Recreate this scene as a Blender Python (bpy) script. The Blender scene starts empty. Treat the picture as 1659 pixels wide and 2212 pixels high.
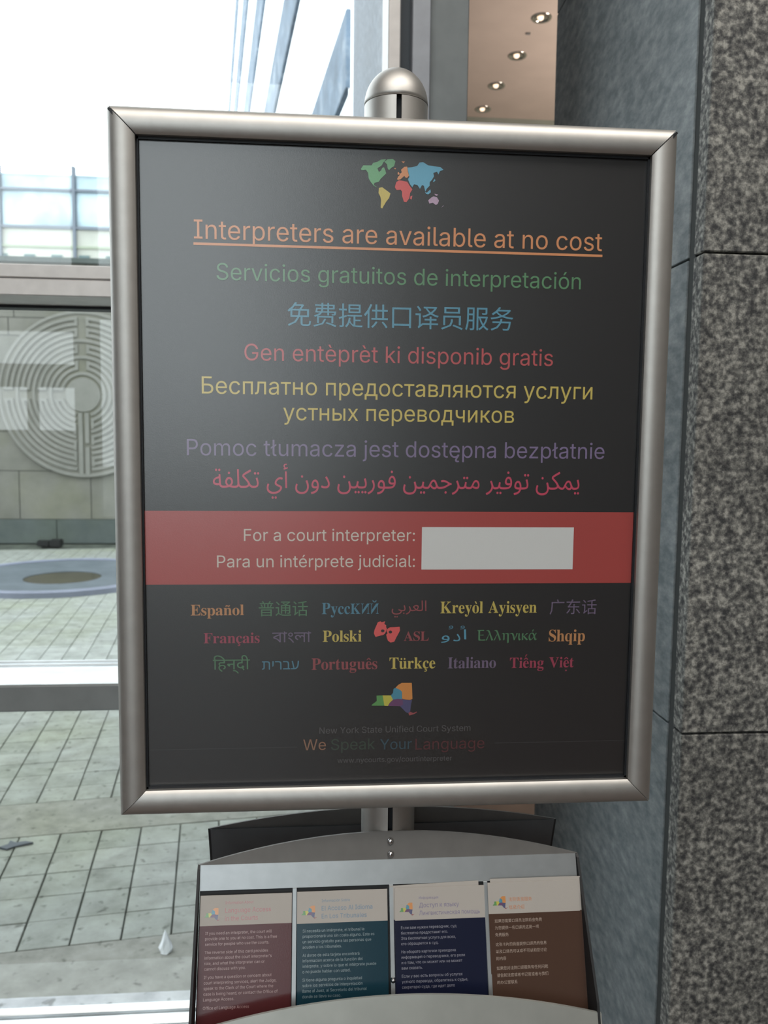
import bpy, bmesh, math, random, os
from math import radians, sin, cos, pi, tan, sqrt
from mathutils import Vector, Matrix
from mathutils.geometry import tessellate_polygon, delaunay_2d_cdt

random.seed(7)
scene = bpy.context.scene
COL = scene.collection

# ------------------------------------------------------------------ camera
CAM = Vector((-.08506, -.87634, 1.5504)); FPX = 1740.
yaw, pitch, roll = .08245, -.09037, .01087
FW = Vector((sin(yaw)*cos(pitch), cos(yaw)*cos(pitch), sin(pitch)))
r0 = Vector((cos(yaw), -sin(yaw), 0)); u0 = r0.cross(FW)
RT = cos(roll)*r0 + sin(roll)*u0; UP = -sin(roll)*r0 + cos(roll)*u0
cd = bpy.data.cameras.new('camera'); cam = bpy.data.objects.new('camera', cd)
cam.matrix_world = Matrix(((RT.x, UP.x, -FW.x, CAM.x), (RT.y, UP.y, -FW.y, CAM.y), (RT.z, UP.z, -FW.z, CAM.z), (0, 0, 0, 1)))
cd.sensor_fit = 'VERTICAL'; cd.sensor_height = 36; cd.lens = FPX/2212*36
cd.clip_start = .02; cd.clip_end = 400
cd.dof.use_dof = True; cd.dof.focus_distance = .885; cd.dof.aperture_fstop = 9.0
COL.objects.link(cam); scene.camera = cam

# ------------------------------------------------------------------ sky (even overcast), exposure
w = bpy.data.worlds.new('overcast_sky'); scene.world = w; w.use_nodes = True
bg = w.node_tree.nodes['Background']; bg.inputs[0].default_value = (.90, .955, 1, 1); bg.inputs[1].default_value = 3.2
scene.view_settings.view_transform = 'Standard'; scene.view_settings.look = 'None'
scene.view_settings.exposure = 0.0; scene.view_settings.gamma = 1.0

def area(name, loc, size, power, color, size_y=None, rot=(0, 0, 0)):
    l = bpy.data.lights.new(name, 'AREA'); l.energy = power; l.color = color; l.size = size
    if size_y: l.shape = 'RECTANGLE'; l.size_y = size_y
    o = bpy.data.objects.new(name, l); o.location = loc; o.rotation_euler = rot; COL.objects.link(o); return o
# unseen warm fill lights added under the lobby ceiling
area('lobby_fill_light', (-1.2, -3.4, 6.3), 3.2, 160, (1, .95, .88))
area('lobby_fill_light', (1.8, -2.6, 6.3), 3.2, 160, (1, .95, .88))
area('hall_ceiling_lamp', (1.5, 3.0, 3.0), .5, 60, (1, .86, .74))

area('hall_ceiling_fill', (2.6, 3.4, 2.4), .8, 60, (1, .88, .78), rot=(pi, 0, 0))  # unseen upward light added to brighten the hall ceiling

# ------------------------------------------------------------------ unprojection of measured pixels on real planes
def ray(px, py): return RT*((px-829.5)/FPX) + UP*((1106-py)/FPX) + FW
def UY(px, py, Y): v = ray(px, py); return CAM + v*((Y-CAM.y)/v.y)
def UT(px, py, off=0.):
    v = ray(px, py); t = (.008+off-.337*(1.07-CAM.z)-CAM.y)/(v.y-.337*v.z); return CAM + v*t

# ------------------------------------------------------------------ materials
def newmat(name):
    m = bpy.data.materials.new(name); m.use_nodes = True
    return m, m.node_tree, m.node_tree.nodes['Principled BSDF']
def link(t, a, b): t.links.new(a, b)
def noise(t, scale, detail=3, rough=.5, coord='Object', stretch=None):
    tc = t.nodes.new('ShaderNodeTexCoord'); n = t.nodes.new('ShaderNodeTexNoise')
    n.inputs['Scale'].default_value = scale; n.inputs['Detail'].default_value = detail; n.inputs['Roughness'].default_value = rough
    if stretch:
        mp = t.nodes.new('ShaderNodeMapping'); mp.inputs['Scale'].default_value = stretch
        link(t, tc.outputs[coord], mp.inputs[0]); link(t, mp.outputs[0], n.inputs['Vector'])
    else: link(t, tc.outputs[coord], n.inputs['Vector'])
    return n
def ramp(t, fac, stops):
    r = t.nodes.new('ShaderNodeValToRGB'); cr = r.color_ramp
    while len(cr.elements) < len(stops): cr.elements.new(.5)
    for e, (p, c) in zip(cr.elements, stops): e.position = p; e.color = (*c, 1)
    link(t, fac, r.inputs[0]); return r
def bump(t, b, h, strength, dist):
    n = t.nodes.new('ShaderNodeBump'); n.inputs['Strength'].default_value = strength; n.inputs['Distance'].default_value = dist
    link(t, h, n.inputs['Height']); link(t, n.outputs[0], b.inputs['Normal'])
def simple(name, col, rough=.5, metal=0., ior=1.45, ns=0, na=.06, bs=0, spec=None):
    m, t, b = newmat(name)
    b.inputs['Base Color'].default_value = (*col, 1); b.inputs['Roughness'].default_value = rough
    b.inputs['Metallic'].default_value = metal; b.inputs['IOR'].default_value = ior
    if ns:
        n = noise(t, ns); c0 = tuple(max(0, x*(1-na)) for x in col); c1 = tuple(min(1, x*(1+na)) for x in col)
        r = ramp(t, n.outputs['Fac'], [(.35, c0), (.65, c1)]); link(t, r.outputs[0], b.inputs['Base Color'])
        if bs: bump(t, b, n.outputs['Fac'], bs, .002)
    return m
def mixrgb(t, mode, fac, a, b2):
    n = t.nodes.new('ShaderNodeMix'); n.data_type = 'RGBA'; n.blend_type = mode
    n.inputs['Factor'].default_value = fac; link(t, a, n.inputs['A']); link(t, b2, n.inputs['B']); return n.outputs['Result']

MAT = {}
MAT['alu'] = simple('satin_aluminium', (.58, .565, .54), .5, 1., ns=60, na=.03)
MAT['alu_dark'] = simple('grey_painted_steel', (.13, .14, .15), .42, .4, ns=40, na=.05)
MAT['steel'] = simple('polished_steel', (.66, .66, .67), .16, 1.)
MAT['tray'] = simple('silver_tray_paint', (.42, .44, .45), .36, .7, ns=50, na=.04)
MAT['tray_face'] = simple('tray_flange_shaded', (.13, .125, .12), .5, .2, ns=50, na=.05)  # flange toned darker than the tray, its shade put in the colour
MAT['tray_dark'] = simple('tray_near_black', (.02, .021, .023), .5)  # near-black for the back panel and side plates
MAT['lip'] = simple('silver_lip_paint', (.44, .45, .42), .4, .6, ns=30, na=.04)
MAT['gasket_gap'] = simple('gasket_gap_black', (.012, .014, .018), .5)  # also blackens the frame's shadow gap and the pole slot
MAT['frame_win'] = simple('window_frame_paint', (.66, .63, .61), .45, .35, ns=25, na=.05)
MAT['frame_win2'] = simple('grey_green_panel_paint', (.23, .25, .255), .5, .2, ns=20, na=.05)
MAT['frame_groove'] = simple('dark_slate_groove', (.09, .105, .12), .5, .2)
MAT['sill'] = simple('sky_lit_sill_metal', (.78, .82, .84), .28, .55, ns=12, na=.08)  # sky light on ledge, sill and beads put in the colour
MAT['ceil'] = simple('ceiling_plaster', (.66, .55, .48), .8, ns=5, na=.03)
MAT['plaster'] = simple('lobby_plaster', (.22, .215, .21), .8, ns=3, na=.05)
MAT['floor'] = simple('reddish_stone_floor', (.085, .062, .052), .4, ns=6, na=.2)
MAT['chrome'] = simple('lamp_reflector', (.8, .78, .74), .15, 1.)

def granite(name, scale, cols, rough, bs, big=.35, stretch=None):
    m, t, b = newmat(name)
    n = noise(t, scale, 4, .65, stretch=stretch); r = ramp(t, n.outputs['Fac'], [(.36, cols[0]), (.47, cols[1]), (.55, cols[2]), (.66, cols[3])])
    n2 = noise(t, 2.3, 3); r2 = ramp(t, n2.outputs['Fac'], [(.3, (1-big,)*3), (.7, (1, 1, 1))])
    link(t, mixrgb(t, 'MULTIPLY', 1., r.outputs[0], r2.outputs[0]), b.inputs['Base Color'])
    b.inputs['Roughness'].default_value = rough
    if bs: bump(t, b, n.outputs['Fac'], bs, .002)
    return m
MAT['gran'] = granite('flamed_granite', 105, [(.045, .047, .05), (.14, .14, .135), (.26, .26, .24), (.50, .49, .45)], .7, .5)
MAT['gran_pol'] = granite('honed_granite_sheen', 55, [(.16, .19, .205), (.22, .25, .265), (.26, .29, .305), (.34, .37, .38)], .6, 0, stretch=(1, .5, 1))  # same granite, bluish window sheen put in the colour
MAT['gran_out'] = granite('outer_granite', 24, [(.035, .055, .085), (.06, .09, .13), (.095, .13, .18), (.24, .30, .38)], .5, 0)
MAT['joint'] = simple('stone_joint', (.05, .055, .055), .9)

def stone(name, cols, scale, rnd=.16, spots=True, moss=True):
    m, t, b = newmat(name); b.inputs['Roughness'].default_value = .75
    n = noise(t, scale, 6, .65, 'Object'); 
    oi = t.nodes.new('ShaderNodeObjectInfo')
    geo = t.nodes.new('ShaderNodeNewGeometry'); link(t, geo.outputs['Position'], n.inputs['Vector'])
    r = ramp(t, n.outputs['Fac'], [(.3, cols[0]), (.5, cols[1]), (.68, cols[2])])
    r2 = ramp(t, oi.outputs['Random'], [(0, (1-rnd, 1-rnd*.9, 1-rnd)), (1, (1, 1, 1))])
    c = mixrgb(t, 'MULTIPLY', 1., r.outputs[0], r2.outputs[0])
    if moss:
        n3 = t.nodes.new('ShaderNodeTexNoise'); n3.inputs['Scale'].default_value = 1.1; n3.inputs['Detail'].default_value = 4
        link(t, geo.outputs['Position'], n3.inputs['Vector'])
        r3 = ramp(t, n3.outputs['Fac'], [(.45, (1, 1, 1)), (.72, (.88, .90, .74))]); c = mixrgb(t, 'MULTIPLY', 1., c, r3.outputs[0])
    if spots:
        n4 = t.nodes.new('ShaderNodeTexNoise'); n4.inputs['Scale'].default_value = 26; n4.inputs['Detail'].default_value = 2
        link(t, geo.outputs['Position'], n4.inputs['Vector'])
        r4 = ramp(t, n4.outputs['Fac'], [(.27, (.42, .42, .40)), (.38, (1, 1, 1))]); c = mixrgb(t, 'MULTIPLY', .9, c, r4.outputs[0])
    link(t, c, b.inputs['Base Color']); bump(t, b, n.outputs['Fac'], .3, .003)
    return m
MAT['paver'] = stone('granite_paver', [(.25, .26, .235), (.345, .36, .33), (.42, .44, .41)], 9)
MAT['slab'] = stone('concrete_band', [(.215, .215, .19), (.29, .29, .26), (.36, .36, .33)], 11)
MAT['bed'] = simple('paver_joint_bed', (.075, .085, .068), .95, ns=6, na=.3)
MAT['kerb'] = stone('pale_kerb_stone', [(.40, .41, .43), (.52, .53, .55), (.62, .63, .65)], 14)
MAT['wallstone'] = stone('courtyard_limestone', [(.18, .178, .150), (.225, .220, .188), (.262, .254, .220)], 1.8, .10, spots=False)
MAT['basestone'] = stone('courtyard_base_stone', [(.085, .105, .10), (.105, .125, .118), (.125, .148, .14)], 3, .12, spots=False)
MAT['labstone'] = stone('carved_limestone', [(.225, .225, .198), (.26, .258, .228), (.29, .285, .255)], 3, .03, spots=False, moss=False)
MAT['wetstone'] = stone('wet_grey_basin_stone', [(.085, .105, .12), (.105, .128, .145), (.135, .16, .18)], 3, .03, spots=False, moss=False)
MAT['rimstone'] = simple('pale_basin_rim', (.24, .26, .33), .4, ns=5, na=.1)
MAT['water'] = simple('brown_reflection_water', (.045, .040, .026), .12, ns=3, na=.25)  # brown reflection put in the water colour
MAT['black'] = simple('black_housing', (.012, .013, .013), .45)
MAT['paper'] = simple('white_litter_paper', (.85, .88, .92), .8)
MAT['facade'] = simple('pale_far_facade', (.60, .61, .54), .8, ns=.6, na=.1)
MAT['facade_glass'] = simple('blue_far_glazing', (.50, .64, .70), .3, 0, ns=.7, na=.3)
MAT['far_dark'] = simple('dark_far_mullion', (.20, .23, .27), .6)
MAT['wing_band'] = granite('wing_spandrel_stone', .9, [(.09, .135, .19), (.12, .18, .25), (.155, .22, .30), (.34, .40, .46)], .6, 0)
MAT['wing_glass'] = simple('sky_mirroring_curtain_glass', (.97, .98, 1), .03, 1.)
MAT['dark_win'] = simple('dark_far_window', (.13, .20, .20), .3)

# window glass: clear, reflects at its outer faces by Fresnel
m, t, b = newmat('window_glass'); t.nodes.remove(b); MAT['glass'] = m
tr = t.nodes.new('ShaderNodeBsdfTransparent'); tr.inputs[0].default_value = (.955, .975, .97, 1)
gl = t.nodes.new('ShaderNodeBsdfGlossy'); gl.inputs['Roughness'].default_value = 0.
fr = t.nodes.new('ShaderNodeFresnel'); fr.inputs[0].default_value = 1.9
ge = t.nodes.new('ShaderNodeNewGeometry'); mt = t.nodes.new('ShaderNodeMath'); mt.operation = 'SUBTRACT'; mt.inputs[0].default_value = 1
link(t, ge.outputs['Backfacing'], mt.inputs[1]); mm = t.nodes.new('ShaderNodeMath'); mm.operation = 'MULTIPLY'
link(t, mt.outputs[0], mm.inputs[0]); link(t, fr.outputs[0], mm.inputs[1])
mx = t.nodes.new('ShaderNodeMixShader'); link(t, mm.outputs[0], mx.inputs[0]); link(t, tr.outputs[0], mx.inputs[1]); link(t, gl.outputs[0], mx.inputs[2])
link(t, mx.outputs[0], t.nodes['Material Output'].inputs[0])

# laminated print: all inks share the same satin film on top
INK = {}
def ink(name, col, ior=2.12, rough=.30):
    if name in INK: return INK[name]
    m, t, b = newmat('print_'+name); b.inputs['Base Color'].default_value = (*col, 1)
    b.inputs['Roughness'].default_value = rough; b.inputs['IOR'].default_value = ior
    n = noise(t, 900, 2, .5); bump(t, b, n.outputs['Fac'], .12, .0004)
    INK[name] = m; return m
P_ORANGE = ink('orange', (.72, .30, .13)); P_GREEN = ink('green', (.10, .27, .13)); P_BLUE = ink('blue', (.09, .30, .43))
P_RED = ink('red', (.50, .085, .095)); P_YELLOW = ink('yellow', (.62, .50, .12)); P_PURPLE = ink('purple', (.20, .155, .29))
P_PINK = ink('crimson', (.55, .06, .12)); P_BLACK = ink('black', (.012, .0125, .014)); P_BAND = ink('brick_red', (.38, .055, .05))
P_WHITE = ink('white', (.66, .68, .68)); P_CREAM = ink('cream', (.62, .58, .52)); P_GREY = ink('shaded_grey', (.10, .10, .105))
P_DORANGE = ink('shaded_orange', (.26, .14, .09)); P_DGREEN = ink('shaded_green', (.035, .06, .045)); P_DBLUE = ink('shaded_blue', (.035, .08, .11))  # shaded inks: dimness low on the poster put in the colour
P_DRED = ink('shaded_red', (.09, .025, .03)); P_LGREEN = ink('map_green', (.15, .42, .20)); P_LBLUE = ink('map_blue', (.13, .42, .60))
P_CORAL = ink('coral', (.68, .10, .10)); P_LILAC = ink('lilac', (.50, .36, .50)); P_VIOLET = ink('violet', (.13, .045, .13)); P_INDIGO = ink('indigo', (.085, .08, .16))
P_RULE = ink('rule_grey', (.05, .05, .055)); P_MGREEN = ink('serif_green', (.07, .19, .095)); P_MBLUE = ink('serif_blue', (.07, .21, .30))
P_MRED = ink('serif_red', (.27, .06, .07)); P_MPUR = ink('serif_purple', (.15, .115, .19)); P_MPINK = ink('serif_crimson', (.32, .045, .085))
P_MYEL = ink('serif_yellow', (.52, .42, .10)); P_MOR = ink('serif_orange', (.50, .24, .10))

# ------------------------------------------------------------------ object helpers
def wloc(o):
    v = Vector((0, 0, 0))
    while o is not None: v = v + Vector(o.location); o = o.parent
    return v
def O(name, verts, faces, mat, parent=None, smooth=False, mats=None, midx=None):
    off = wloc(parent) if parent is not None else Vector((0, 0, 0))
    me = bpy.data.meshes.new(name); me.from_pydata([Vector(v)-off for v in verts], [], faces); me.update()
    for mm_ in (mats or [mat]): me.materials.append(mm_)
    if midx:
        for p, i in zip(me.polygons, midx): p.material_index = i
    if smooth:
        me.polygons.foreach_set('use_smooth', [True]*len(me.polygons))
        if smooth is not True: me.set_sharp_from_angle(angle=radians(smooth))
    o = bpy.data.objects.new(name, me); o.parent = parent; COL.objects.link(o); return o
def thing(name, label, cat, loc, group=None):
    o = bpy.data.objects.new(name, None); o.empty_display_size = .05; o.location = loc; COL.objects.link(o)
    o['label'] = label; o['category'] = cat
    if group: o['group'] = group
    return o
def tag(o, label, cat, group=None):
    o['label'] = label; o['category'] = cat
    if group: o['group'] = group
    return o
def struct(o): o['kind'] = 'structure'; return o
def boxgeo(x0, x1, y0, y1, z0, z1):
    v = [(x, y, z) for x in (x0, x1) for y in (y0, y1) for z in (z0, z1)]
    f = [(0, 1, 3, 2), (4, 6, 7, 5), (0, 4, 5, 1), (2, 3, 7, 6), (0, 2, 6, 4), (1, 5, 7, 3)]
    return v, f
def bevgeo(v, f, bev, seg=1):
    bm = bmesh.new(); vs = [bm.verts.new(x) for x in v]
    for q in f: bm.faces.new([vs[i] for i in q])
    bmesh.ops.bevel(bm, geom=bm.edges[:], offset=bev, segments=seg, affect='EDGES', clamp_overlap=True)
    bm.verts.index_update(); vv = [tuple(x.co) for x in bm.verts]; ff = [tuple(x.index for x in q.verts) for q in bm.faces]; bm.free(); return vv, ff
def box(name, x0, x1, y0, y1, z0, z1, mat, parent=None, bev=0, seg=1):
    v, f = boxgeo(x0, x1, y0, y1, z0, z1)
    if bev: v, f = bevgeo(v, f, bev, seg)
    return O(name, v, f, mat, parent, smooth=(35 if bev and seg > 1 else False))
def merge(parts):
    V = []; F = []
    for v, f in parts:
        n = len(V); V += list(v); F += [tuple(i+n for i in q) for q in f]
    return V, F
def lathe(prof, center, seg=40, axis='z'):
    V = []; F = []; n = len(prof)
    for i in range(seg):
        a = 2*pi*i/seg
        for r_, h in prof:
            if axis == 'z': V.append((center[0]+r_*cos(a), center[1]+r_*sin(a), center[2]+h))
            else: V.append((center[0]+r_*cos(a), center[1]-h, center[2]+r_*sin(a)))
    for i in range(seg):
        j = (i+1) % seg
        for k in range(n-1):
            q = [i*n+k, j*n+k, j*n+k+1, i*n+k+1]
            F.append(tuple(q))
    return V, F
def prism(poly, fn0, fn1):
    """poly: 2-D ring; fn0/fn1 map a 2-D point to the back/front 3-D point."""
    n = len(poly); V = [fn0(p) for p in poly] + [fn1(p) for p in poly]
    tri = tessellate_polygon([[Vector((p[0], p[1], 0)) for p in poly]])
    F = [tuple(reversed(t_)) for t_ in tri] + [tuple(i+n for i in t_) for t_ in tri]
    F += [(i, (i+1) % n, (i+1) % n+n, i+n) for i in range(n)]
    return V, F
def fixn(o):
    bm = bmesh.new(); bm.from_mesh(o.data); bmesh.ops.remove_doubles(bm, verts=bm.verts[:], dist=1e-6)
    bmesh.ops.recalc_face_normals(bm, faces=bm.faces[:]); bm.to_mesh(o.data); bm.free(); return o

# ------------------------------------------------------------------ text to geometry
FD = os.path.join(bpy.utils.system_resource('DATAFILES'), 'fonts')
FONTS = dict(inter='Inter.woff2', math='NotoSansMath-Regular.woff2', cjk='Noto Sans CJK Regular.woff2',
             arab='NotoSansArabic-VariableFont_wdth,wght.woff2', beng='NotoSansBengali-VariableFont_wdth,wght.woff2',
             deva='NotoSansDevanagari-Regular.woff2', hebr='NotoSansHebrew-Regular.woff2')
_f = {}
def font(k):
    if k not in _f:
        try: _f[k] = bpy.data.fonts.load(os.path.join(FD, FONTS[k]))
        except Exception: _f[k] = None
    return _f[k]
_cache = {}
def contours_to_tris(me):
    """fill the outline contours of a font with the non-zero rule (overlapping strokes stay solid)"""
    co = [(v.co.x, v.co.y) for v in me.vertices]; adj = {}
    for e in me.edges:
        a, b_ = e.vertices; adj.setdefault(a, []).append(b_); adj.setdefault(b_, []).append(a)
    seen = set(); rings = []
    for e in me.edges:
        a, b_ = e.vertices
        if a in seen: continue
        ring_ = [a]; seen.add(a); prev, cur = a, b_
        while cur != a and cur not in seen:
            ring_.append(cur); seen.add(cur); nx = [k for k in adj[cur] if k != prev]
            if not nx: break
            prev, cur = cur, nx[0]
        pts = []
        for k in ring_:
            if not pts or abs(co[k][0]-pts[-1][0])+abs(co[k][1]-pts[-1][1]) > 1e-5: pts.append(co[k])
        if len(pts) > 2:
            ar = sum(pts[i-1][0]*pts[i][1]-pts[i][0]*pts[i-1][1] for i in range(len(pts)))/2
            if abs(ar) > 1e-7: rings.append((ar, pts))
    # overlapping strokes of one letter are resolved together
    rings.sort(key=lambda r_: min(p[0] for p in r_[1])); groups = []
    for a, p in rings:
        lo = min(q[0] for q in p); hi = max(q[0] for q in p)
        if groups and lo < groups[-1][1]: groups[-1][0].append(p); groups[-1][1] = max(groups[-1][1], hi)
        else: groups.append([[p], hi])
    polys = []
    for g, _ in groups:
        V = []; E_ = []
        for p in g:
            n = len(V); V += [Vector(q) for q in p]; E_ += [(n+i, n+(i+1) % len(p)) for i in range(len(p))]
        vo, eo, fo = delaunay_2d_cdt(V, E_, [], 0, 1e-7)[:3]
        segs = [(V[i].x, V[i].y, V[j].x, V[j].y) for i, j in E_]
        for t_ in fo:
            q = [(vo[i].x, vo[i].y) for i in t_]; cx = sum(c[0] for c in q)/3; cy = sum(c[1] for c in q)/3
            wn = 0
            for x0, y0, x1, y1 in segs:
                if (y0 > cy) != (y1 > cy) and cx < (x1-x0)*(cy-y0)/(y1-y0)+x0: wn += 1 if y1 > y0 else -1
            if wn:
                ar = (q[1][0]-q[0][0])*(q[2][1]-q[0][1])-(q[2][0]-q[0][0])*(q[1][1]-q[0][1])
                if abs(ar) > 1e-9: polys.append(q if ar > 0 else q[::-1])
    return polys
def raw(s, fk, off=0., res=2):
    """list of 2-D polygons of a string set at size 1"""
    key = (s, fk, off, res)
    if key in _cache: return _cache[key]
    c = bpy.data.curves.new('lettering', 'FONT'); c.body = s; c.size = 1; c.resolution_u = res; c.offset = off
    if font(fk): c.font = font(fk)
    c.fill_mode = 'NONE'
    o = bpy.data.objects.new('lettering', c); me = bpy.data.meshes.new_from_object(o)
    polys = contours_to_tris(me)
    bpy.data.objects.remove(o); bpy.data.curves.remove(c); bpy.data.meshes.remove(me)
    _cache[key] = polys; return polys
def bb(polys):
    xs = [p[0] for q in polys for p in q]; ys = [p[1] for q in polys for p in q]; return min(xs), max(xs), min(ys), max(ys)
SERIF_OFF = -.0065
def glyph(ch, off):
    o = ord(ch)
    if 'A' <= ch <= 'Z': return raw(chr(0x1D400+o-65), 'math', off)
    if 'a' <= ch <= 'z': return raw(chr(0x1D41A+o-97), 'math', off)
    if 0x391 <= o <= 0x3a9: return raw(chr(0x1D6A8+o-0x391), 'math', off)
    if 0x3b1 <= o <= 0x3c9: return raw(chr(0x1D6C2+o-0x3b1), 'math', off)
    return raw(ch, 'inter')
COMP = {'ñ': ('n', '\u02dc'), 'ò': ('o', '`'), 'ç': ('c', '\u00b8'), 'ü': ('u', '\u00a8'), 'ê': ('e', '\u02c6'), 'ά': ('α', '\u00b4'),
        'ế': ('e', '\u02c6\u00b4'), 'ệ': ('e', '\u02c6.'), 'Р': ('P', ''), 'у': ('y', ''), 'с': ('c', ''), 'к': ('K*', ''), 'и': ('N*', ''), 'й': ('N*', '\u02d8')}
def serif(s, off=None):
    off = SERIF_OFF if off is None else off
    out = []; x = 0.
    for ch in s:
        if ch == ' ': x += .22; continue
        base, acc = COMP.get(ch, (ch, ''))
        if base[1:] == '*':      # small-capital forms for Cyrillic
            g = glyph(base[0], off*1.6); a0, a1, b0, b1 = bb(g); k = .415/b1
            if base[0] == 'N': g = [[((a1-p[0])*k*.95, p[1]*k) for p in reversed(q)] for q in g]
            else: g = [[((p[0]-a0)*k, p[1]*k) for p in q] for q in g]
        else: g = glyph(base, off)
        a0, a1, b0, b1 = bb(g)
        out += [[(p[0]-a0+x, p[1]) for p in q] for q in g]; cx = x+(a1-a0)/2; top = b1
        for c in acc:
            h = raw(c, 'inter'); c0, c1, d0, d1 = bb(h); sc = .95 if c != '.' else .8
            if c == '\u00b8': ty = .02-d1*sc
            elif c == '.': ty = -.10-d1*sc
            else: ty = top+.045-d0*sc; top += (d1-d0)*sc+.04
            out += [[((p[0]-(c0+c1)/2)*sc+cx, p[1]*sc+ty) for p in q] for q in h]
        x += (a1-a0)+.022
    return out
# Arabic contextual forms (isolated, final, initial, medial)
AR = {'ي': (0xFEF1, 0xFEF2, 0xFEF3, 0xFEF4), 'م': (0xFEE1, 0xFEE2, 0xFEE3, 0xFEE4), 'ك': (0xFED9, 0xFEDA, 0xFEDB, 0xFEDC), 'ن': (0xFEE5, 0xFEE6, 0xFEE7, 0xFEE8),
      'ت': (0xFE95, 0xFE96, 0xFE97, 0xFE98), 'و': (0xFEED, 0xFEEE), 'ف': (0xFED1, 0xFED2, 0xFED3, 0xFED4), 'ر': (0xFEAD, 0xFEAE), 'ج': (0xFE9D, 0xFE9E, 0xFE9F, 0xFEA0),
      'د': (0xFEA9, 0xFEAA), 'أ': (0xFE83, 0xFE84), 'ل': (0xFEDD, 0xFEDE, 0xFEDF, 0xFEE0), 'ة': (0xFE93, 0xFE94), 'ا': (0xFE8D, 0xFE8E), 'ع': (0xFEC9, 0xFECA, 0xFECB, 0xFECC),
      'ب': (0xFE8F, 0xFE90, 0xFE91, 0xFE92)}
def shape_ar(s):
    out = ''
    for wd in s.split(' '):
        r = ''
        for i, c in enumerate(wd):
            prev = i > 0 and len(AR[wd[i-1]]) == 4; nxt = i < len(wd)-1 and len(AR[c]) == 4
            r += chr(AR[c][(3 if nxt else 1) if prev else (2 if nxt else 0)])
        out += (' ' if out else '')+r
    return out[::-1]

def place(polys, xl, xr, z0, mapf, name, mat, parent, height=None, hk=1., lift=.00016):
    """fit polys between xl and xr with the baseline on z0; mapf(x, z, lift) gives the 3-D point"""
    a0, a1, b0, b1 = bb(polys); s = (xr-xl)/(a1-a0); sy = s*hk if height is None else height/(b1-b0)
    V = []; F = []
    for i, q in enumerate(polys):
        e = lift; n = len(V)
        V += [mapf(xl+(p[0]-a0)*s, z0+p[1]*sy, e) for p in q]; F.append(tuple(range(n, n+len(q))))
    return O(name, V, F, mat, parent)
def polyshape(name, rings, mapf, mat, parent, lift=.0003):
    V = []; F = []
    for ring in rings:
        tri = tessellate_polygon([[Vector((p[0], p[1], 0)) for p in ring]]); n = len(V)
        V += [mapf(p[0], p[1], lift) for p in ring]
        for t_ in tri:
            a, b_, c = (ring[i] for i in t_)
            ar = (b_[0]-a[0])*(c[1]-a[1])-(b_[1]-a[1])*(c[0]-a[0])
            F.append(tuple(i+n for i in (t_ if ar > 0 else reversed(t_))))
    return O(name, V, F, mat, parent)

# ================================================================== THE SETTING
YG = 1.18     # glass plane
YI = 1.0      # inner face of the window frames
# outdoor ground
ground = struct(box('ground', -22, 6, YG, 60, -.30, -.012, MAT['bed']))
# indoor floor
fl = struct(O('floor', *merge([boxgeo(-7, 5, -8.2, YI-.02, -.25, 0), boxgeo(.25, 5, YI-.02, 5.3, -.25, 0)]), MAT['floor']))
# lobby ceiling, hall ceiling
struct(box('ceiling', -7, 5, -8.2, 1.2, 6.5, 6.7, MAT['ceil']))
hc = struct(box('ceiling', .25, 5, 1.2, 5.3, 3.95, 4.15, MAT['ceil']))
hc.name = 'ceiling'
# header wall above the opening and the window (3.95 .. 6.5)
struct(box('wall_front', -7, 5, YI, 1.2, 3.95, 6.5, MAT['plaster']))
struct(box('wall_left', -7.2, -7, -8.2, 1.2, 0, 6.5, MAT['plaster']))
struct(box('wall_right', 5, 5.2, -8.2, 5.5, 0, 6.5, MAT['plaster']))
# rear wall with a tall glazed clerestory, a transom opening and doors
rear = [boxgeo(-7, -6.2, -8.2, -8, 0, 6.5), boxgeo(-6.2, -3.15, -8.2, -8, 3.25, 3.5), boxgeo(-6.2, -.2, -8.2, -8, 6.3, 6.5), boxgeo(-.2, 5, -8.2, -8, 0, 6.5),
        boxgeo(-3.35, -3.05, -8.2, -8, 0, 6.3), boxgeo(-3.05, -.2, -8.2, -8, 0, .45), boxgeo(-6.2, -4.5, -8.2, -8, 0, 3.25), boxgeo(-4.5, -3.35, -8.2, -8, 2.95, 3.25), boxgeo(-4.5, -3.35, -8.2, -8, 2.2, 2.5),
        boxgeo(-4.5, -3.35, -8.2, -8, 0, 1.62), boxgeo(-3.97, -3.88, -8.2, -8, 1.6, 2.2)]
struct(O('wall_rear', *merge(rear), MAT['plaster']))
rw = struct(O('window_2', *merge([boxgeo(-6.2, -3.35, -8.12, -8.1, 3.5, 6.3), boxgeo(-3.05, -.2, -8.12, -8.1, .45, 6.3), boxgeo(-4.5, -3.35, -8.12, -8.1, 1.62, 2.95)]), MAT['glass']))
fr_ = merge([boxgeo(x-.04, x+.04, -8.16, -8.04, 3.5, 6.3) for x in (-5.0,)] + [boxgeo(-1.67, -1.59, -8.16, -8.04, .45, 6.3), boxgeo(-3.05, -.2, -8.16, -8.04, 3.3, 3.38)])
O('window_frame', *fr_, MAT['frame_win'], rw)
struct(box('ground', -22, 14, -40, -8.2, -.3, -.02, simple('street_paving', (.22, .22, .20), .8, ns=1, na=.2)))

# hall beyond the mullion: left wall (its outer face is dark granite), end wall
struct(box('wall_hall_left', .17, .25, 1.2, 5.5, 0, 7.5, MAT['gran_out']))
struct(box('wall_hall_end', .25, 5, 5.3, 5.5, 0, 7.5, simple('hall_end_wall', (.34, .37, .32), .7, ns=2, na=.1)))

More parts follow.
